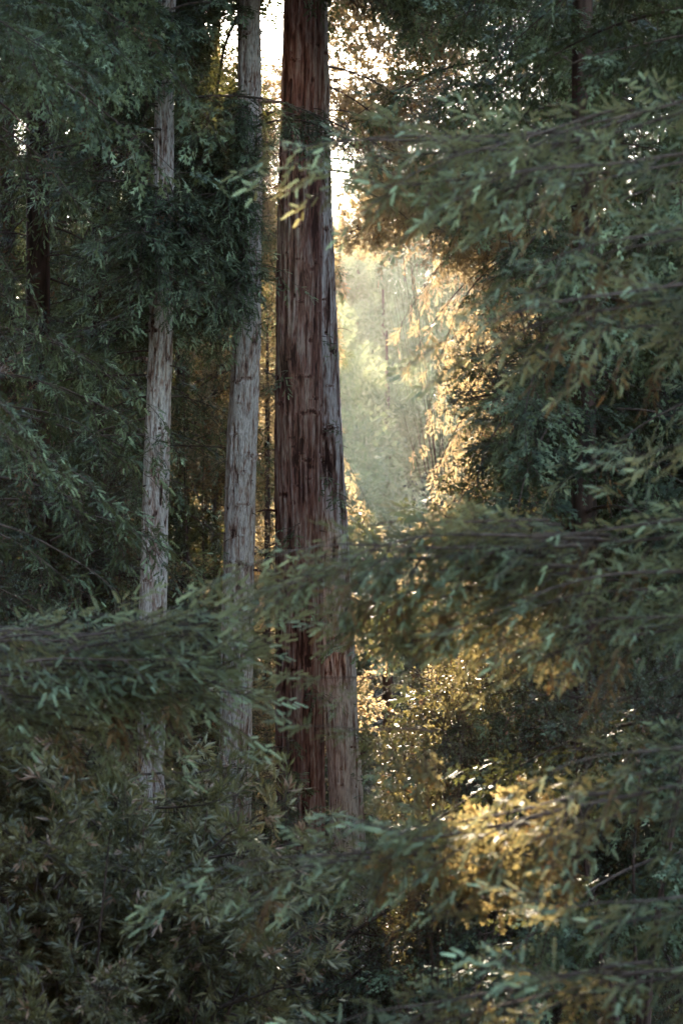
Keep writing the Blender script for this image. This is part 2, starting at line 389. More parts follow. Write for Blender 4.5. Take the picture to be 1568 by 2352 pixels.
def bark_trunk(name, tree, A, rr, mat, seed, nu=160, depth=.02, zlo=None, zhi=None, cell=.05, knots=(), pale=None):
    rng = np.random.default_rng(seed)
    z0, z1 = A[0][2], A[-1][2]
    zs = [z0]
    while zs[-1] < z1:
        zc = zs[-1]; zs.append(zc + (.022 if (zlo < zc < zhi) else .3))
    zs = np.array(zs); zs[-1] = z1
    nv = len(zs)
    cx = np.interp(zs, A[:, 2], A[:, 0]); cy = np.interp(zs, A[:, 2], A[:, 1]); rad = np.interp(zs, A[:, 2], rr)
    ker = np.ones(41) / 41
    def smooth(a):
        p = np.pad(a, 20, mode='edge'); return np.convolve(p, ker, 'valid')
    cx, cy = smooth(cx), smooth(cy)
    rad = rad * (1 + .45 * np.exp(-(zs - z0) / .7))
    th = np.linspace(0, 2 * np.pi, nu, endpoint=False)
    U, Z = np.meshgrid(th / (2 * np.pi), zs)
    rm = float(np.interp((zlo + zhi) / 2, A[:, 2], rr)); pu = max(8, int(2 * np.pi * rm / cell))
    warp = (vnoise(U * 5, Z * .5, 5, seed + 9) - .5) * .9 + (vnoise(U * pu * .5, Z * 1.7, max(4, pu // 2), seed + 3) - .5) * .7
    n1 = vnoise(U * pu + warp + 50, Z * .9 + 30, pu, seed); n1 = 1 - np.abs(2 * n1 - 1) ** .9
    n2 = vnoise(U * pu * 2 + warp * 2 + 50, Z * 4.2 + 30, pu * 2, seed + 1)
    n3 = vnoise(U * pu * 3 + 50, Z * 14 + 30, pu * 3, seed + 2)
    cr = vnoise(U * pu * .6 + 50, Z * 9 + 11, max(4, int(pu * .6)), seed + 5)
    crack = np.clip((cr - .84) * 8, 0, 1)
    h = .55 * n1 + .32 * n2 + .16 * n3 - .55 * crack
    flute = (vnoise(U * 6 + 20, Z * .12 + 5, 6, seed + 7) - .5) * .2
    ridge = np.clip(h, 0, 1)
    disp = depth * (h - .6) + rad[:, None] * flute
    knots = list(knots) + [(rng.uniform(zlo, zhi), rng.uniform(-3.1, 0), rng.uniform(.012, .032)) for _ in range(34)]
    for (kz, kth, ks) in knots:
        du = (np.angle(np.exp(1j * (U * 2 * np.pi - kth)))) * rm; dz = Z - kz
        dz = dz + .3 * ks * np.sin(du / ks * 1.6 + kz * 9) + (n2 - .5) * ks * .5
        e = np.sqrt((du / (ks * 1.7)) ** 2 + (dz / (ks * .42)) ** 2) + (n3 - .5) * .7
        disp += -.030 * np.exp(-np.abs(e) ** 3) * (ks / .05) + .024 * np.exp(-((e - 1.35) / .4) ** 2)
        ridge = ridge * (1 - .95 * np.exp(-np.abs(e) ** 3))
    if pale: ridge = ridge + .20 * np.clip((pale - Z) / 1.5 + .5, 0, 1)
    X = cx[:, None] + (rad[:, None] + disp) * np.cos(th)[None]; Y = cy[:, None] + (rad[:, None] + disp) * np.sin(th)[None]
    V = np.stack([X, Y, Z], -1).reshape(-1, 3) - np.array(tree.location)
    i = np.arange(nv - 1)[:, None] * nu; j = np.arange(nu)[None]
    F = np.stack([i + j, i + (j + 1) % nu, i + nu + (j + 1) % nu, i + nu + j], -1).reshape(-1, 4)
    me = mesh_np(name, V, F, (mat,), None, True, None, {'ridge': ridge.ravel()})
    return link('trunk', me, tree)

def axis_at(A, z):
    return np.array([np.interp(z, A[:, 2], A[:, i]) for i in range(3)])

def stub(tree, A, rr, z, az, ln, r0, name='branch_stub', up=.1, mat=None):
    b = Buf(); c = axis_at(A, z); r = float(np.interp(z, A[:, 2], rr))
    d = np.array([math.cos(az), math.sin(az), up]); q = np.linspace(0, 1, 5)
    pts = c + d * r * .7 + np.outer(q * ln, d) + np.outer(np.sin(q * 3) * ln * .12, [0, 0, 1]) - np.array(tree.location)
    tube(b, pts, np.linspace(r0 * 1.7, r0 * .5, 5), 8)
    me = b.mesh('stub', mat or M['bark_dark'], True)
    return link(name, me, tree)

def whorl(tree, A, rr, z0, z1, protos, dz, rng, azs=None, cap=95, el=(-.25, .15), sc=(.85, 1.15), wins=True, beams=True, shrink=None, tries=3):
    z = z0; g = rng.uniform(0, 6.28); n = 0
    while z < z1 and n < cap:
        g += 2.4
        for _ in range(tries):
            az = g + rng.normal(0, .35) if azs is None else rng.uniform(*azs)
            p = protos[rng.integers(len(protos))]
            c = axis_at(A, z); r = float(np.interp(z, A[:, 2], rr)) * .7
            s = rng.uniform(*sc) * (1 if shrink is None else np.interp(z, [shrink[0], shrink[1]], [1, shrink[2]]))
            if place_bough(tree, p, Vector((c[0] + r * math.cos(az), c[1] + r * math.sin(az), z)), az, rng.uniform(*el), rng.normal(0, .35), s, wins, beams):
                n += 1; break
            if azs is None: g += 1.1
        z += dz * rng.uniform(.6, 1.4)
    return n

def redwood(label, pts, d, top, mat, seed, detail=True, group=None, name='redwood_tree', knots=(), depth=.02, nu=160, cell=.05):
    A, rr = trunk_axis(pts, d, top)
    t = thing(name, label, 'tree', A[0], group)
    if detail:
        zl, zh = P(0, 2352, d)[2] - .3, P(0, 0, d)[2] + .3
        bark_trunk(label[:12], t, A, rr, mat, seed, nu, depth, zl, zh, cell, knots, P(0, 1250, d)[2] if 'leaning' in label else None)
    else:
        b = Buf(); zs = np.linspace(A[0][2], A[-1][2], 30)
        pp = np.array([axis_at(A, z) for z in zs]) - A[0]
        tube(b, pp, np.interp(zs, A[:, 2], rr), 12); link('trunk', b.mesh('trunk', mat, True), t)
    return t, A, rr

def kn(d, rows, ctr_az=-math.pi / 2):
    """knots given as (picture y, angle from the camera side, size)"""
    return [(P(0, y, d)[2], ctr_az + a, s) for y, a, s in rows]

rng = np.random.default_rng(5)

# A - left grey trunk
TA, AA, RA = redwood('slender grey-barked redwood, leftmost of the three bare trunks in view',
    [(384, 0, 40), (377, 300, 46), (372, 740, 55), (362, 1000, 60), (353, 1400, 66), (346, 1800, 66), (338, 2100, 68)], 28, 27, M['bark_grey'], 11, depth=.03, cell=.045,
    knots=kn(28, [(1270, .1, .045), (1130, -.6, .02), (1340, .5, .022), (985, .3, .022), (900, -.4, .02), (1075, .5, .016), (830, .5, .02), (1190, -.2, .015), (1710, .2, .03)]))
# B - centre grey trunk
TB, AB, RB = redwood('grey-barked redwood standing just left of the thick red trunk',
    [(570, 0, 50), (572, 400, 56), (566, 800, 64), (557, 1000, 68), (549, 1300, 72), (544, 1600, 74), (540, 2000, 78)], 29, 28, M['bark_grey'], 12, depth=.032, cell=.048,
    knots=kn(29, [(880, -.5, .03), (1000, -.5, .03), (1050, .8, .05), (1160, .2, .03), (1230, .0, .018), (1410, .1, .03), (1360, -.8, .025), (1300, .5, .025), (930, .5, .016), (1110, -.3, .018)]))
# C - thick red trunk
TC, AC, RC = redwood('thickest redwood, with reddish furrowed bark, in the middle of the stand',
    [(698, 0, 92), (694, 250, 96), (688, 500, 100), (683, 1000, 106), (686, 1500, 106), (690, 1900, 108)], 30, 30, M['bark_red'], 13, depth=.05, nu=230, cell=.06,
    knots=kn(30, [(1010, -.2, .02), (870, .5, .03), (1120, .0, .02), (830, -.5, .02), (1060, .35, .03), (700, .1, .02), (950, .7, .05)]))
# D - grey-red trunk leaning out behind C
TD, AD, RD = redwood('grey-red redwood leaning out to the right from behind the thickest trunk',
    [(716, 0, 74), (726, 500, 77), (746, 1000, 80), (770, 1400, 80), (786, 1700, 80), (797, 1900, 80), (812, 2250, 78)], 30.9, 29, M['bark_side'], 14, depth=.036, nu=190, cell=.055,
    knots=kn(30.9, [(985, .3, .04), (890, .5, .02), (1500, .2, .02), (1800, -.2, .02)]))
# stubs
stub(TA, AA, RA, P(0, 835, 28)[2], math.pi + .15, .24, .03, 'branch_stub', .1, M['bark_grey'])
stub(TA, AA, RA, P(0, 1290, 28)[2], math.pi + .2, .10, .014)
stub(TB, AB, RB, P(0, 1300, 29)[2], -.3, .26, .012, 'branch_stub', -.35, M['bark_grey'])
stub(TB, AB, RB, P(0, 1055, 29)[2], -.3, .08, .022, 'branch_stub', .2)
stub(TC, AC, RC, P(0, 1178, 30)[2], math.pi + .1, .32, .012, 'branch_stub', .0, M['bark_red'])
stub(TB, AB, RB, P(0, 240, 29)[2], -.1, .5, .018, 'branch_stub', -.1)
stub(TB, AB, RB, P(0, 272, 29)[2], -.35, .55, .02, 'branch_stub', -.05)

Zt = P(0, 0, 29)[2]
whorl(TA, AA, RA, P(0, 725, 28)[2], P(0, 400, 28)[2], SHORT, .045, rng, azs=(-2.8, -.3), cap=40, sc=(.85, 1.1), el=(-.7, .1))
whorl(TA, AA, RA, P(0, 240, 28)[2], P(0, 0, 28)[2], SHORT, .06, rng, azs=(-2.8, -.3), cap=18, sc=(.85, 1.1), el=(-.7, .1))
whorl(TB, AB, RB, P(0, 815, 29)[2], P(0, 200, 29)[2], SHORT, .035, rng, azs=(-2.9, -.4), cap=58, sc=(.85, 1.1), el=(-.7, .1))
whorl(TA, AA, RA, P(0, 760, 28)[2], Zt + .5, MID, .11, rng, cap=40, sc=(.8, 1.1))
whorl(TA, AA, RA, Zt + .5, 26, MID, .22, rng, cap=0)
whorl(TA, AA, RA, Zt - .3, 26, DARK, .11, rng, cap=55, sc=(.9, 1.25), shrink=(22, 26, .5))
whorl(TA, AA, RA, P(0, 1000, 28)[2], P(0, 780, 28)[2], MID, .25, rng, azs=(2.0, 3.6), cap=8, sc=(.6, .9))
whorl(TB, AB, RB, P(0, 820, 29)[2], P(0, 100, 29)[2], MID, .075, rng, azs=(2.4, 5.4), cap=34, sc=(.7, .95))
whorl(TB, AB, RB, P(0, 60, 29)[2], 27, DARK, .13, rng, cap=58, sc=(.9, 1.25), shrink=(22, 27, .5))
whorl(TC, AC, RC, P(0, 60, 30)[2], 29, DARK, .12, rng, cap=90, sc=(1.0, 1.3), shrink=(22, 29, .5))
whorl(TD, AD, RD, P(0, 60, 31)[2], 28, DARK, .13, rng, cap=75, sc=(1.0, 1.3), shrink=(22, 28, .5))
for (x, y, d, az, s) in [(600, 610, 29, -.5, .35), (560, 1480, 28.9, -1.9, .25), (380, 985, 27.9, -1.2, .28), (330, 985, 28, -2.4, .4), (700, 1200, 29.8, -2.2, .35)]:
    tt = TB if x > 500 and x < 620 else (TA if x < 500 else TC)
    place_bough(tt, SHORT[2], Vector(P(x, y, d)), az, -.1, 0, .6 + s, False, False)
for (x, y, az, s) in [(745, 1080, -1.2, .3), (760, 1130, -.7, .35), (700, 1330, -1.4, .3), (750, 1350, -1.0, .4), (790, 1370, -.4, .4), (720, 250, -1.0, .32), (745, 270, -.4, .4), (700, 245, -2.0, .3), (760, 320, -.1, .5)]:
    place_bough(TD, SHORT[2], Vector(P(x, y, 30.2 if x > 730 else 29.6)), az, -.15, 0, .6 + s, False, False)

# little dead twigs and leafy sprigs on the bare trunks
for (t_, A_, R_, d_, y0_, y1_) in ((TA, AA, RA, 28, 760, 1850), (TB, AB, RB, 29, 840, 1650), (TC, AC, RC, 30, 100, 1600), (TD, AD, RD, 30.9, 600, 2250)):
    for q_ in range(9):
        stub(t_, A_, R_, P(0, rng.uniform(y0_, y1_), d_)[2], rng.choice([rng.uniform(-.9, .5), rng.uniform(2.6, 4.2)]), rng.uniform(.05, .3), rng.uniform(.004, .010), 'branch_stub', rng.uniform(-.5, .3), M['twig'])
    for q_ in range(7):
        z_ = P(0, rng.uniform(y0_, y1_), d_)[2]; c_ = axis_at(A_, z_); r_ = float(np.interp(z_, A_[:, 2], R_)) * .9
        a_ = rng.choice([rng.uniform(-1.1, -.1), rng.uniform(3.2, 4.3)])
        place_bough(t_, SHORT[2], Vector((c_[0] + r_ * math.cos(a_), c_[1] + r_ * math.sin(a_), z_)), a_, rng.uniform(-.3, .3), rng.normal(0, .5), rng.uniform(.55, .9), False, False)

# left and background redwoods -------------------------------------------------
BGD = [
 # label, x centre, width, depth, top, material, bough protos, z range, dz, cap
 ('dark-barked redwood hidden in its own foliage at the far left edge', 90, 60, 31.5, 27, 'bark_dark', 'MID', (6, 24), .13, 99),
 ('redwood buried in dark foliage between the left edge and the leftmost bare trunk', 235, 46, 33.5, 27, 'bark_dark', 'MID', (6, 24), .13, 99),
 ('shaded redwood behind the leftmost bare trunk, foliage only', 420, 34, 41, 26, 'bark_dark', 'DARK', (2, 25), .16, 99),
 ('thin dark dead-looking trunk seen in the slit between the grey and the thick red trunk', 614, 17, 39, 14.2, 'bark_dark', 'DARK', (2, 9.5), .3, 24),
 ('shaded redwood behind the two grey trunks, seen between them', 500, 24, 45, 24, 'bark_dark', 'WARM', (3, 16.5), .13, 95),
 ('redwood at far left behind all other trees, almost black', 130, 60, 44, 30, 'bark_dark', 'DARK', (2, 29), .25, 90),
 ('redwood with thin golden-brown drooping sprays right of the thick trunk', 1290, 28, 40, 27, 'bark_dark', 'WARM', (9, 26), .16, 75),
 ('redwood with brown hanging sprays behind the leafy oak at upper right', 1420, 40, 47, 29, 'bark_dark', 'DARK', (4, 28), .26, 90),
 ('redwood at far right in deep shade behind the oak with tiny leaves', 1560, 50, 34, 27, 'bark_dark', 'DARK', (2, 26), .25, 90),
 ('redwood hidden behind the thick trunk, its sunlit brown sprays hanging to the right of it', 745, 30, 40, 29, 'bark_dark', 'WARM', (13.5, 27), .13, 98),
 ('redwood behind the middle grey trunk with peach-lit sprays showing left of it at the top', 570, 28, 41, 29, 'bark_dark', 'WARM', (10.5, 27), .13, 98),
 ('shaded redwood hidden behind the near boughs on the right', 1340, 60, 23.5, 24, 'bark_dark', 'DARK', (3, 23.5), .2, 96),
 ('shaded redwood hidden at the right edge between the near and the far boughs', 1560, 60, 27, 25, 'bark_dark', 'DARK', (3, 24.5), .22, 96),
 ('far redwood filling the chinks of sky at the upper left', 180, 40, 50, 32, 'bark_dark', 'DARK', (9, 31), .22, 99),
 ('second far redwood high in the upper left, between its darker neighbours', 110, 36, 46, 31, 'bark_dark', 'DARK', (12, 30), .2, 90),
 ('dark redwood closing the top left corner behind the others', 20, 40, 38, 30, 'bark_dark', 'DARK', (9, 29), .2, 99),
 ('dark redwood deep behind the leftmost bare trunk, high foliage', 330, 40, 42, 30, 'bark_dark', 'DARK', (9, 29), .2, 99),
 ('dim redwood behind the leaning trunk, low in the stand', 890, 30, 44, 9.8, 'bark_dark', 'DARK', (1.5, 9.3), .15, 50),
]
PR = dict(MID=MID, DARK=DARK, WARM=WARM, NEAR=NEAR)
BG = []
for i, (lab, x, w, d, top, mat, pk, zr, dz, cap) in enumerate(BGD):
    t, A, rr = redwood(lab, [(x - 4, 0, w * .8), (x, 1200, w), (x + 3, 2300, w * 1.15)] if top > 15 else ([(x, 1000, w * .7), (x, 1700, w)] if top > 12 else [(x, 1420, w * .7), (x, 1900, w)]), d, top, M[mat], 60 + i, False)
    if top < 15: A[-1][2] = top
    sc = (.3, .5) if top < 15 and pk == 'WARM' else (.8, 1.15)
    whorl(t, A, rr, zr[0], zr[1], PR[pk], dz, rng, cap=cap, sc=sc, wins=not (top < 15 and pk == 'WARM'), shrink=(zr[0] + (zr[1] - zr[0]) * .6, zr[1] + .5, .45))
    if 'drooping sprays right of the thick' in lab:
        for (xa, ya, xb, yb) in ((1250, 760, 930, 860), (1250, 820, 925, 960), (1240, 860, 960, 1010), (1230, 560, 900, 640), (1250, 660, 960, 740), (1230, 420, 850, 470), (1240, 500, 870, 560), (1230, 1000, 1000, 1080), (1240, 1060, 850, 1130), (1240, 300, 830, 380)):
            for q_ in range(2):
                s_ = Vector(P(xa, ya, 40)); e_ = Vector(P(xb + rng.normal(0, 25), yb + rng.normal(0, 30), 39.5 + q_)); v_ = e_ - s_
                place_bough(t, WARM[q_], s_, math.atan2(v_[1], v_[0]), math.asin(v_[2] / v_.length), rng.normal(0, .4), min(1.2, v_.length / WARM[q_]['L']), False, False)
    BG.append((t, A, rr))

# near redwoods whose boughs reach in from the sides ----------------------------
def aim(tree, start, end, protos, roll=0.0, sc=None, wins=False, beams=False):
    s = np.array(start); e = np.array(end); v = e - s; L = np.linalg.norm(v)
    p = min(protos, key=lambda q: abs(q['L'] - L)) if sc is None else protos[0]
    k = L / p['L']
    return place_bough(tree, p, Vector(s), math.atan2(v[1], v[0]), math.asin(v[2] / L), roll, k, wins, beams)

def side_tree(label, x, d, w, top, seed, mat='bark_dark'):
    t, A, rr = redwood(label, [(x, 0, w * .85), (x, 1200, w), (x, 2300, w * 1.1)], d, top, M[mat], seed, False)
    return t, A, rr

NR, ANR, RNR = side_tree('near redwood off the right edge reaching long blue-green boughs across the view', 1960, 14, 150, 24, 81)
NS, ANS, RNS = side_tree('second near redwood off the right edge, its boughs lower and sunlit at their tips', 1900, 13.0, 120, 20, 82)
NQ, ANQ, RNQ = side_tree('redwood off the right edge, standing farther back with dark boughs', 1800, 19, 110, 24, 83)
NL, ANL, RNL = side_tree('near redwood off the left edge with a broad pale green bough over the leftmost trunk', -420, 16, 120, 24, 84)
NM, ANM, RNM = side_tree('redwood off the left edge, dense dark green sprays reaching beside the leftmost trunk', -180, 22.5, 90, 25, 85)

nr = np.random.default_rng(77)
def fan(tree, A, d, rows, protos, k=3, spread=60, dd=.5, beams=True):
    """rows: (root x, root y, tip x, tip y, depth) - a bough and its side boughs"""
    for (x0, y0, x1, y1, dp) in rows:
        for j in range(k - 1):
            jx, jy = (0, 0) if j == 0 else (nr.normal(60, spread), nr.uniform(20, 50))
            a = P(x0 + jx * .5, y0 + jy * .4, dp + (0 if j == 0 else nr.uniform(.1, dd)))
            b = P(x1 + jx, y1 + jy, dp + (0 if j == 0 else nr.uniform(.1, dd)))
            aim(tree, a, b, protos, nr.uniform(-.45, .45), beams=beams)
# upper right big bough (tips reach over the thick trunk)
fan(NR, ANR, 14, [(1750, 180, 1130, 330, 14), (1420, 250, 860, 400, 14.2), (1150, 330, 650, 290, 14.4), (1600, 350, 1060, 400, 13.6),
                  (1750, 500, 1180, 560, 13.4), (1750, 640, 1040, 680, 13.2), (1740, 720, 1250, 760, 14.0), (1760, 960, 1480, 1030, 12.6)], NEAR, 3, 40)
fan(NR, ANR, 14, [(1760, 1180, 1100, 1210, 14), (1400, 1230, 800, 1200, 14.2), (1240, 1262, 590, 1225, 14.0), (1750, 1320, 1000, 1310, 13.8), (1350, 1300, 850, 1330, 14.2),
                  (1760, 1400, 1230, 1420, 13.6), (1250, 1370, 900, 1440, 14.3), (1080, 1480, 830, 1500, 14.6)], NEAR, 4, 60)
fan(NR, ANR, 14, [(1330, 1235, 620, 1232, 13.9), (1300, 1300, 740, 1290, 14.1), (1260, 1195, 770, 1185, 14.2), (1180, 1340, 820, 1390, 14.3), (1330, 300, 700, 315, 14.3), (1360, 380, 900, 400, 14.2)], NEAR, 3, 30, .3, False)
fan(NS, ANS, 13, [(1000, 1540, 660, 1548, 14.5), (1040, 1660, 690, 1650, 14.5), (1760, 1690, 1210, 1740, 12.8), (1700, 1780, 1020, 1880, 13.2), (1420, 1820, 930, 1880, 13.4), (1280, 1890, 680, 1930, 13.6), (1750, 2040, 1290, 2060, 12.4),
                  (1750, 2200, 1250, 2230, 12.6), (1500, 2210, 860, 2290, 13.0), (1200, 2270, 700, 2330, 13.2), (1000, 1950, 440, 1960, 14.0), (860, 1560, 650, 1540, 14.6),
                  (1000, 1680, 690, 1650, 14.4)], NEAR, 3, 40)
fan(NQ, ANQ, 19, [(1800, 860, 1250, 1010, 19)], NEAR, 2, 80, .8)
# left boughs
fan(NL, ANL, 16, [(-150, 1430, 360, 1450, 16), (-60, 1460, 250, 1400, 15.6), (60, 1520, 430, 1490, 15.5), (-100, 1580, 200, 1560, 15.6), (230, 1450, 455, 1370, 15.7), (-100, 1530, 470, 1560, 15.8), (-50, 1600, 420, 1470, 16.2), (100, 1480, 480, 1390, 15.8), (-150, 1620, 330, 1640, 16), (150, 1500, 460, 1420, 15.7), (200, 1560, 500, 1530, 15.8)], NEAR, 4, 50)
fan(NM, ANM, 22, [(-200, 760, 90, 900, 17), (-180, 900, 140, 960, 20), (-150, 980, 210, 1010, 22), (-100, 1080, 300, 1060, 22.5), (-50, 1150, 330, 1120, 23), (-100, 1190, 240, 1290, 22),
                  (-100, 1330, 200, 1380, 22.5), (-50, 850, 250, 870, 23.5), (0, 930, 340, 960, 24.5), (-100, 620, 200, 750, 24), (-50, 280, 150, 420, 22), (-100, 500, 120, 650, 23), (0, 750, 300, 800, 25)], MID, 3, 60)
whorl(NR, ANR, RNR, 15, 23.5, DARK, .2, rng, cap=35, sc=(.8, 1.1)); whorl(NM, ANM, RNM, 14, 24.5, DARK, .12, rng, cap=75, sc=(.9, 1.25))
whorl(NR, ANR, RNR, 3, 13, DARK, .4, rng, azs=(-1.6, .6), cap=22, sc=(.8, 1.1)); whorl(NS, ANS, RNS, 2, 9, DARK, .5, rng, azs=(-1.4, .6), cap=14, sc=(.8, 1.0))  # boughs out of view, added to cast patchy shade on the lower right
whorl(NQ, ANQ, RNQ, 12, 23.5, DARK, .2, rng, cap=60, sc=(.9, 1.2)); whorl(NQ, ANQ, RNQ, 4, 12, DARK, .5, rng, cap=20, sc=(.9, 1.1)); whorl(NL, ANL, RNL, 15, 23.5, DARK, .25, rng, cap=35, sc=(.8, 1.1))
# dead stick at the far left
b = Buf(); tube(b, np.array([P(-30, 210, 21), P(25, 255, 21), P(70, 303, 21.1)]) - ANM[0], [.012, .009, .005], 5)
link('bare_branch', b.mesh('stick', M['bark_grey'], True), NM)

# young redwoods low in the middle
YR = [('young redwood with layered dark blue-green sprays in front of the thick trunk base', 640, 27.2, 1660),
      ('small dark redwood below the pale bough at lower left', 170, 24.5, 1560),
      ('young redwood in the bottom middle, nearly black, under the laurel', 620, 25.2, 2060),
      ('young redwood in the bottom left corner behind the laurels', 120, 21.5, 1960),
      ('young redwood in deep shade at the bottom right', 1180, 25.5, 2030),
      ('young redwood right of the leaning trunk, its sprays in shade', 930, 27.6, 1500)]
for i, (lab, x, d, ytop) in enumerate(YR):
    top = P(x, ytop, d)[2]
    base = P(x, 2500, d); gz = float(hgt(base[0], base[1])) - .2
    A = np.array([[base[0], base[1], gz], [base[0] + .1, base[1], top]]); rr = np.array([.09, .015])
    t = thing('young_redwood_tree', lab, 'tree', A[0], 'young redwoods under the tall ones')
    b = Buf(); tube(b, A - A[0], rr, 8); link('trunk', b.mesh('trunk', M['bark_dark'], True), t)
    whorl(t, A, rr, gz + .4, top, MID, .075, rng, cap=98, sc=(.55, .9), shrink=(top - 1.5, top, .3), el=(-.1, .35))

# broadleaf trees ---------------------------------------------------------------
def broadleaf(label, name, blobs, protos, n, seed, group=None, base=None, cat='tree', wins=True, sc=(.8, 1.2), tr=.55, beams=True):
    """blobs: (x, y, depth, radius x, radius z) crown masses in picture place / metres"""
    rg = np.random.default_rng(seed)
    cs = [P(x, y, d) for x, y, d, a, c in blobs]
    c0 = np.mean(cs, 0); bx, by = (c0[0], c0[1]) if base is None else base
    gz = float(hgt(bx, by)) - .2
    t = thing(name, label, cat, (bx, by, gz), group); o = np.array([bx, by, gz])
    b = Buf(); fork = np.array([c0[0] * .6 + bx * .4, c0[1] * .6 + by * .4, gz + (c0[2] - gz) * .5])
    q = np.linspace(0, 1, 6)[:, None]; tube(b, o * (1 - q) + fork * q - o + np.sin(q * 5) * .06, np.linspace(.14, .09, 6) * tr, 8)
    hub = []
    for c in cs:
        for k in range(3):
            e = c + rg.normal(0, .35, 3); q = np.linspace(0, 1, 6)[:, None]
            tube(b, (fork * (1 - q) + e * q) - o + np.sin(q * 6 + k) * .05, np.linspace(.05, .010, 6) * tr, 6); hub.append(e)
    link('trunk', b.mesh('trunk', M['bark_dark'], True), t)
    m = 0
    for tr in range(n * 4):
        if m >= n: break
        k = rg.integers(len(blobs)); _, _, _, a, cc = blobs[k]
        dv = unit(rg.normal(0, 1, 3)); rr_ = rg.uniform(.25, 1) ** .6
        e = cs[k] + dv * np.array([a, a, cc]) * rr_
        if e[2] < gz + .3: continue
        az = math.atan2(dv[1], dv[0]) + rg.normal(0, .4)
        if place_bough(t, protos[rg.integers(len(protos))], Vector(e), az, dv[2] * .6 + rg.normal(0, .3), rg.uniform(0, 6.28), rg.uniform(*sc), wins, beams): m += 1
    return t

broadleaf('laurel with narrow tan-tipped leaves under the pale bough at lower left', 'laurel_tree', [(120, 1690, 20.5, .65, .35), (230, 1720, 20.8, .5, .35), (60, 1850, 20.5, .6, .4), (200, 1880, 20.5, .6, .35)], BAY, 62, 201, 'laurels along the bottom left')
broadleaf('laurel spreading below the broken end of the leftmost trunk, pale whorled leaves', 'laurel_tree', [(370, 2020, 19.5, .5, .22), (450, 2110, 19.3, .45, .25), (310, 2130, 19.5, .5, .2)], BAY, 44, 202, 'laurels along the bottom left')
broadleaf('laurel filling the bottom left corner of the view', 'laurel_tree', [(80, 2150, 18.5, .6, .4), (180, 2270, 18.3, .6, .35), (400, 2320, 19, .6, .25)], BAY, 60, 203, 'laurels along the bottom left')
broadleaf('oak with tiny glinting leaves filling the top right', 'oak_tree', [(1150, 120, 38, 1.4, 1.1), (1350, 100, 37, 1.6, 1.3), (1500, 200, 37, 1.3, 1.4), (1180, -60, 38, 1.5, 1.2), (1400, 300, 38, 1.3, .8)], OAK, 95, 204, 'oaks on the right')
broadleaf('oak with tiny leaves behind the middle boughs on the right, dim and speckled', 'oak_tree', [(1200, 950, 27, .8, .7), (1330, 1050, 27, .9, .6), (1480, 950, 26, .9, .9), (1450, 1150, 26, 1.0, .5)], OAK, 80, 205, 'oaks on the right')
broadleaf('oak low on the right in shade behind the sunlit bough', 'oak_tree', [(1000, 1800, 25, 1.0, .5), (1300, 1650, 25, 1.1, .6), (1500, 1750, 25, .9, .7), (1150, 2050, 23, 1.1, .5), (1400, 2100, 23, 1.0, .6)], OAK, 92, 206, 'oaks on the right')
broadleaf('low dark oak at the bottom middle right of the leaning trunk', 'oak_tree', [(900, 2130, 24.5, .7, .5), (1020, 2240, 24, .8, .5)], OAK, 50, 207, 'oaks on the right')
broadleaf('oak with olive leaves at right edge beside the sunlit twigs', 'oak_tree', [(1480, 1620, 18.5, .35, .2), (1400, 1680, 18.8, .3, .2)], OAK[:1], 14, 208, 'oaks on the right', sc=(.35, .6))
broadleaf('added golden leaves standing for sunlit patches of the middle right bough', 'sunlit_bough_patch', [(1010, 1620, 14.9, .22, .42), (1080, 1540, 15, .28, .25), (1000, 1740, 14.8, .14, .15)], GOLD, 34, 209, 'added leaves standing for sunlit bough patches', cat='shrub', tr=.15, sc=(.35, .6))  # added stand-in for sunlit patches of the near redwood bough
broadleaf('added yellow and orange leaves standing for sunlight in the brightest bough', 'sunlit_bough_patch', [(1080, 1960, 14.1, .34, .16), (1020, 2010, 14.1, .22, .2), (1200, 1920, 14.2, .2, .14)], GOLD, 34, 210, 'added leaves standing for sunlit bough patches', cat='shrub', tr=.15, sc=(.3, .55))  # second added stand-in, its yellow painted for sun on the bough
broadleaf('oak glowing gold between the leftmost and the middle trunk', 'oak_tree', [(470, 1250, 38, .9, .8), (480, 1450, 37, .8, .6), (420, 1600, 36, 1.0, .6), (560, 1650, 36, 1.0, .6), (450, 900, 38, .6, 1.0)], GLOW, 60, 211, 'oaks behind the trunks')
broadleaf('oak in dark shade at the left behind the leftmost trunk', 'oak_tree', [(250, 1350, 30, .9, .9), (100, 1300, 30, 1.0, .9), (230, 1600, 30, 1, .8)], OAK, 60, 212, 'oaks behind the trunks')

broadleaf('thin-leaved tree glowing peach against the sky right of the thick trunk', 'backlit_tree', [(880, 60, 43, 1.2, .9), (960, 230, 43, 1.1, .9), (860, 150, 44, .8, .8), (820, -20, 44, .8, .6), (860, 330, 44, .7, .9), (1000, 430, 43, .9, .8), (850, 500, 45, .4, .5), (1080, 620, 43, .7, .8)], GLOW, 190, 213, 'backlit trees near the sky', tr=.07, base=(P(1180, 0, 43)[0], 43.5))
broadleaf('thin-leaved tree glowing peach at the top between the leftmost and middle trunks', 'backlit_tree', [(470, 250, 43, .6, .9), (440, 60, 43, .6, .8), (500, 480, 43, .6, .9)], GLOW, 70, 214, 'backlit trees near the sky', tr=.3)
broadleaf('large shaded oak behind the glinting one at the top right corner', 'oak_tree', [(1120, 250, 43, 1.2, 1.2), (1300, 0, 43, 1.6, 1.4), (1500, 50, 43, 1.6, 1.6), (1350, 500, 43, 1.6, 1.4), (1250, 850, 43, 1.3, 1.2)], OAK, 99, 215, 'oaks on the right', beams=False)
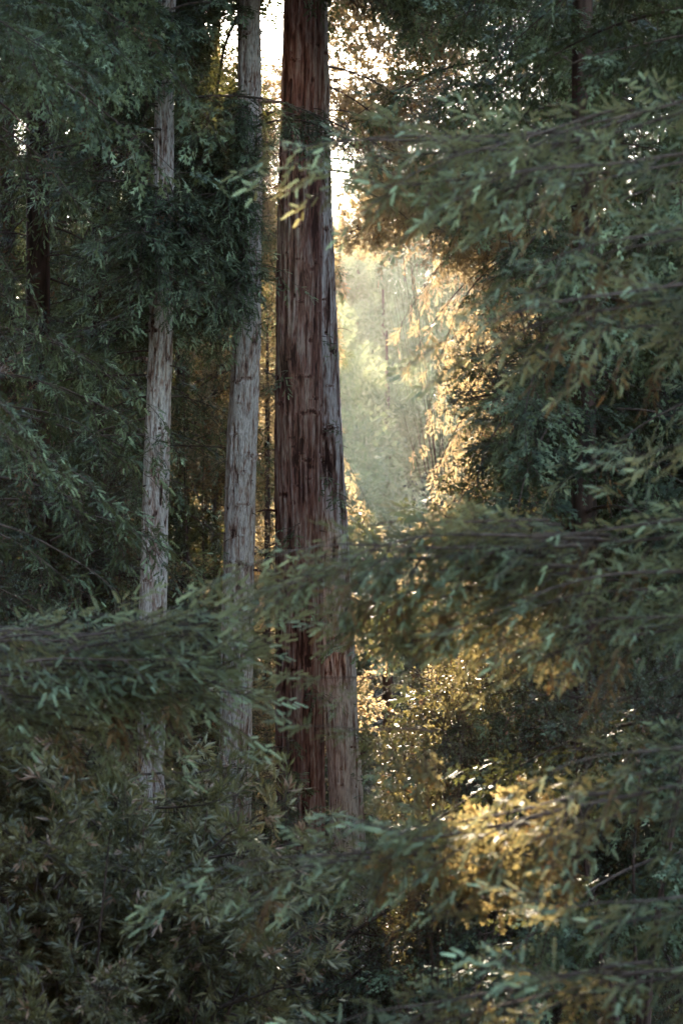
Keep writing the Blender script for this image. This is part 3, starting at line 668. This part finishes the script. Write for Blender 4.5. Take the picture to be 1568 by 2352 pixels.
# far hillside trees --------------------------------------------------------------
def far_crown(seed, kind):
    rg = np.random.default_rng(seed); b = Buf(); n = 17000
    if kind == 'conifer':
        H, Rm = 11., 2.6; h = rg.uniform(.12, 1, n) ** .9; rmax = Rm * (1 - h) ** .8 + .15
        tier = np.sin(h * 60 + rg.uniform(0, 6)) * .12; th = rg.uniform(0, 6.28, n)
        lob = .75 + .3 * np.sin(th * 5 + h * 40) + .15 * np.sin(th * 9 - h * 23)
        r = rmax * lob * (1 + tier) * rg.uniform(.35, 1, n) ** .5
        c = np.stack([r * np.cos(th), r * np.sin(th), h * H - r * .25], 1)
        d = np.stack([np.cos(th), np.sin(th), rg.uniform(-.9, 0, n)], 1) + rg.normal(0, .3, (n, 3))
    else:
        H = 8.; k = 26; cc = unit(rg.normal(0, 1, (k, 3))) * rg.uniform(.3, 1, (k, 1)) * np.array([2.4, 2.4, 2.0]) + np.array([0, 0, 4.6])
        rr_ = rg.uniform(.6, 1.15, k); i = rg.integers(0, k, n); dv = unit(rg.normal(0, 1, (n, 3)))
        c = cc[i] + dv * rr_[i][:, None] * rg.uniform(.6, 1, (n, 1)); d = dv + rg.normal(0, .7, (n, 3))
    b.add(*kites(c, d, rg.normal(0, 1, (n, 3)), rg.uniform(.09, .20, n), rg.uniform(.05, .09, n), rg.uniform(0, .9, n)))
    t = Buf(); tube(t, np.array([[0, 0, -.3], [.05, 0, H * .5], [0, 0, H * .93]]), [.2, .12, .03], 7)
    return b.mesh('far_crown', M['far_leaf']), t.mesh('far_trunk', M['bark_dark'], True)

CROWN = [far_crown(301, 'conifer'), far_crown(302, 'conifer'), far_crown(303, 'round'), far_crown(304, 'round')]
fr = np.random.default_rng(9)
nfar = 0
for row, d in enumerate((64, 71, 79, 86, 98, 112, 128, 146)):
    half = d * 784 / FPX + 3
    x = -half - fr.uniform(0, 2)
    while x < half + 2:
        k = fr.choice([0, 1, 2, 3], p=[.12, .12, .38, .38]); s = fr.uniform(.75, 1.15) * (1.15 if k > 1 else .85)
        y = d + fr.uniform(-3, 3); g = float(hgt(x, y))
        px, py, _ = proj(np.array([[x, y, g + (11 if k < 2 else 7) * s]]))
        if not (590 < px[0] < 660 and py[0] < 420):
            c, tr = CROWN[k]
            t = thing('far_conifer' if k < 2 else 'far_round_tree', 'hazy pointed conifer on the misty hillside behind the trunks' if k < 2 else 'hazy round-crowned tree on the misty hillside behind the trunks',
                      'tree', (x, y, g), 'hillside conifers in the mist' if k < 2 else 'round hillside trees in the mist')
            t.rotation_euler.z = fr.uniform(0, 6.28); t.scale = (s, s, s * fr.uniform(.9, 1.15))
            link('trunk', tr, t); link('crown', c, t); nfar += 1
        x += fr.uniform(2.2, 3.6) * (1.0 if row < 4 else .75)
print('far trees', nfar)

# ------------------------------------------------------------------ ground
xs = np.concatenate([np.linspace(-250, -120, 14), np.linspace(-110, 110, 111), np.linspace(120, 250, 14)])
ys = np.concatenate([np.linspace(-160, -40, 22), np.linspace(-35, 200, 118), np.linspace(210, 320, 14)])
GX, GY = np.meshgrid(xs, ys); GZ = hgt(GX, GY)
nx = len(xs); i = np.arange(len(ys) - 1)[:, None] * nx; j = np.arange(nx - 1)[None]
F = np.stack([i + j, i + j + 1, i + nx + j + 1, i + nx + j], -1).reshape(-1, 4)
g = link('ground', mesh_np('ground', np.stack([GX, GY, GZ], -1).reshape(-1, 3), F, (M['ground'],), None, True)); g['kind'] = 'structure'

# ------------------------------------------------------------------ haze
hb = Buf(); x0, x1, y0, y1, z0, z1 = -252, 252, -162, 322, -2, 112
v = [(x, y, z) for z in (z0, z1) for y in (y0, y1) for x in (x0, x1)]
hb.add(v, [(0, 2, 3, 1), (4, 5, 7, 6), (0, 1, 5, 4), (2, 6, 7, 3), (0, 4, 6, 2), (1, 3, 7, 5)])
hm = bpy.data.materials.new('haze'); nt, N, L = nodes(hm)
pv = N.new('ShaderNodeVolumePrincipled'); pv.inputs['Color'].default_value = (.96, .93, .88, 1)
pv.inputs['Density'].default_value = .00011; pv.inputs['Anisotropy'].default_value = .75
o = N.new('ShaderNodeOutputMaterial'); L.new(pv.outputs[0], o.inputs['Volume'])

hz = link('haze', hb.mesh('haze', hm)); hz['kind'] = 'stuff'; hz['label'] = 'warm morning mist hanging between the trees'

# ------------------------------------------------------------------ light
w = bpy.data.worlds.new('World'); SC.world = w; w.use_nodes = True
nt = w.node_tree; N = nt.nodes; L = nt.links; N.clear()
sk = N.new('ShaderNodeTexSky'); sk.sky_type = 'NISHITA'; sk.sun_disc = False
sk.sun_elevation = SUN_EL; sk.sun_rotation = SUN_AZ; sk.dust_density = .6; sk.altitude = 100
bg = N.new('ShaderNodeBackground'); bg.inputs[1].default_value = .15
L.new(sk.outputs[0], bg.inputs[0])
o = N.new('ShaderNodeOutputWorld'); L.new(bg.outputs[0], o.inputs[0])
sl = bpy.data.lights.new('sun', 'SUN'); sl.energy = 3.5; sl.angle = R(.6); sl.color = (1, .82, .62)
so = bpy.data.objects.new('sun', sl); COL.objects.link(so)
so.rotation_euler = Vector(SUN).to_track_quat('Z', 'Y').to_euler(); so.location = (0, 0, 60)

# ------------------------------------------------------------------ camera
cd = bpy.data.cameras.new('camera'); co = bpy.data.objects.new('camera', cd); COL.objects.link(co); SC.camera = co
co.location = CAM; co.rotation_euler = (math.pi / 2 + PITCH, 0, 0)
cd.sensor_fit = 'VERTICAL'; cd.sensor_height = 36; cd.lens = 36 * FPX / 2352
cd.clip_start = .1; cd.clip_end = 3000
cd.dof.use_dof = True; cd.dof.focus_distance = 28; cd.dof.aperture_fstop = 2.2

# ------------------------------------------------------------------ render settings
SC.view_settings.view_transform = 'Standard'; SC.view_settings.look = 'None'
SC.view_settings.exposure = 3.95; SC.view_settings.gamma = 1
cy = SC.cycles
cy.max_bounces = 7; cy.diffuse_bounces = 2; cy.glossy_bounces = 2; cy.transmission_bounces = 4; cy.volume_bounces = 1; cy.transparent_max_bounces = 4
cy.use_denoising = True; cy.sample_clamp_indirect = 4; cy.sample_clamp_direct = 30
SC.render.use_persistent_data = False
print('objects', len(SC.objects))
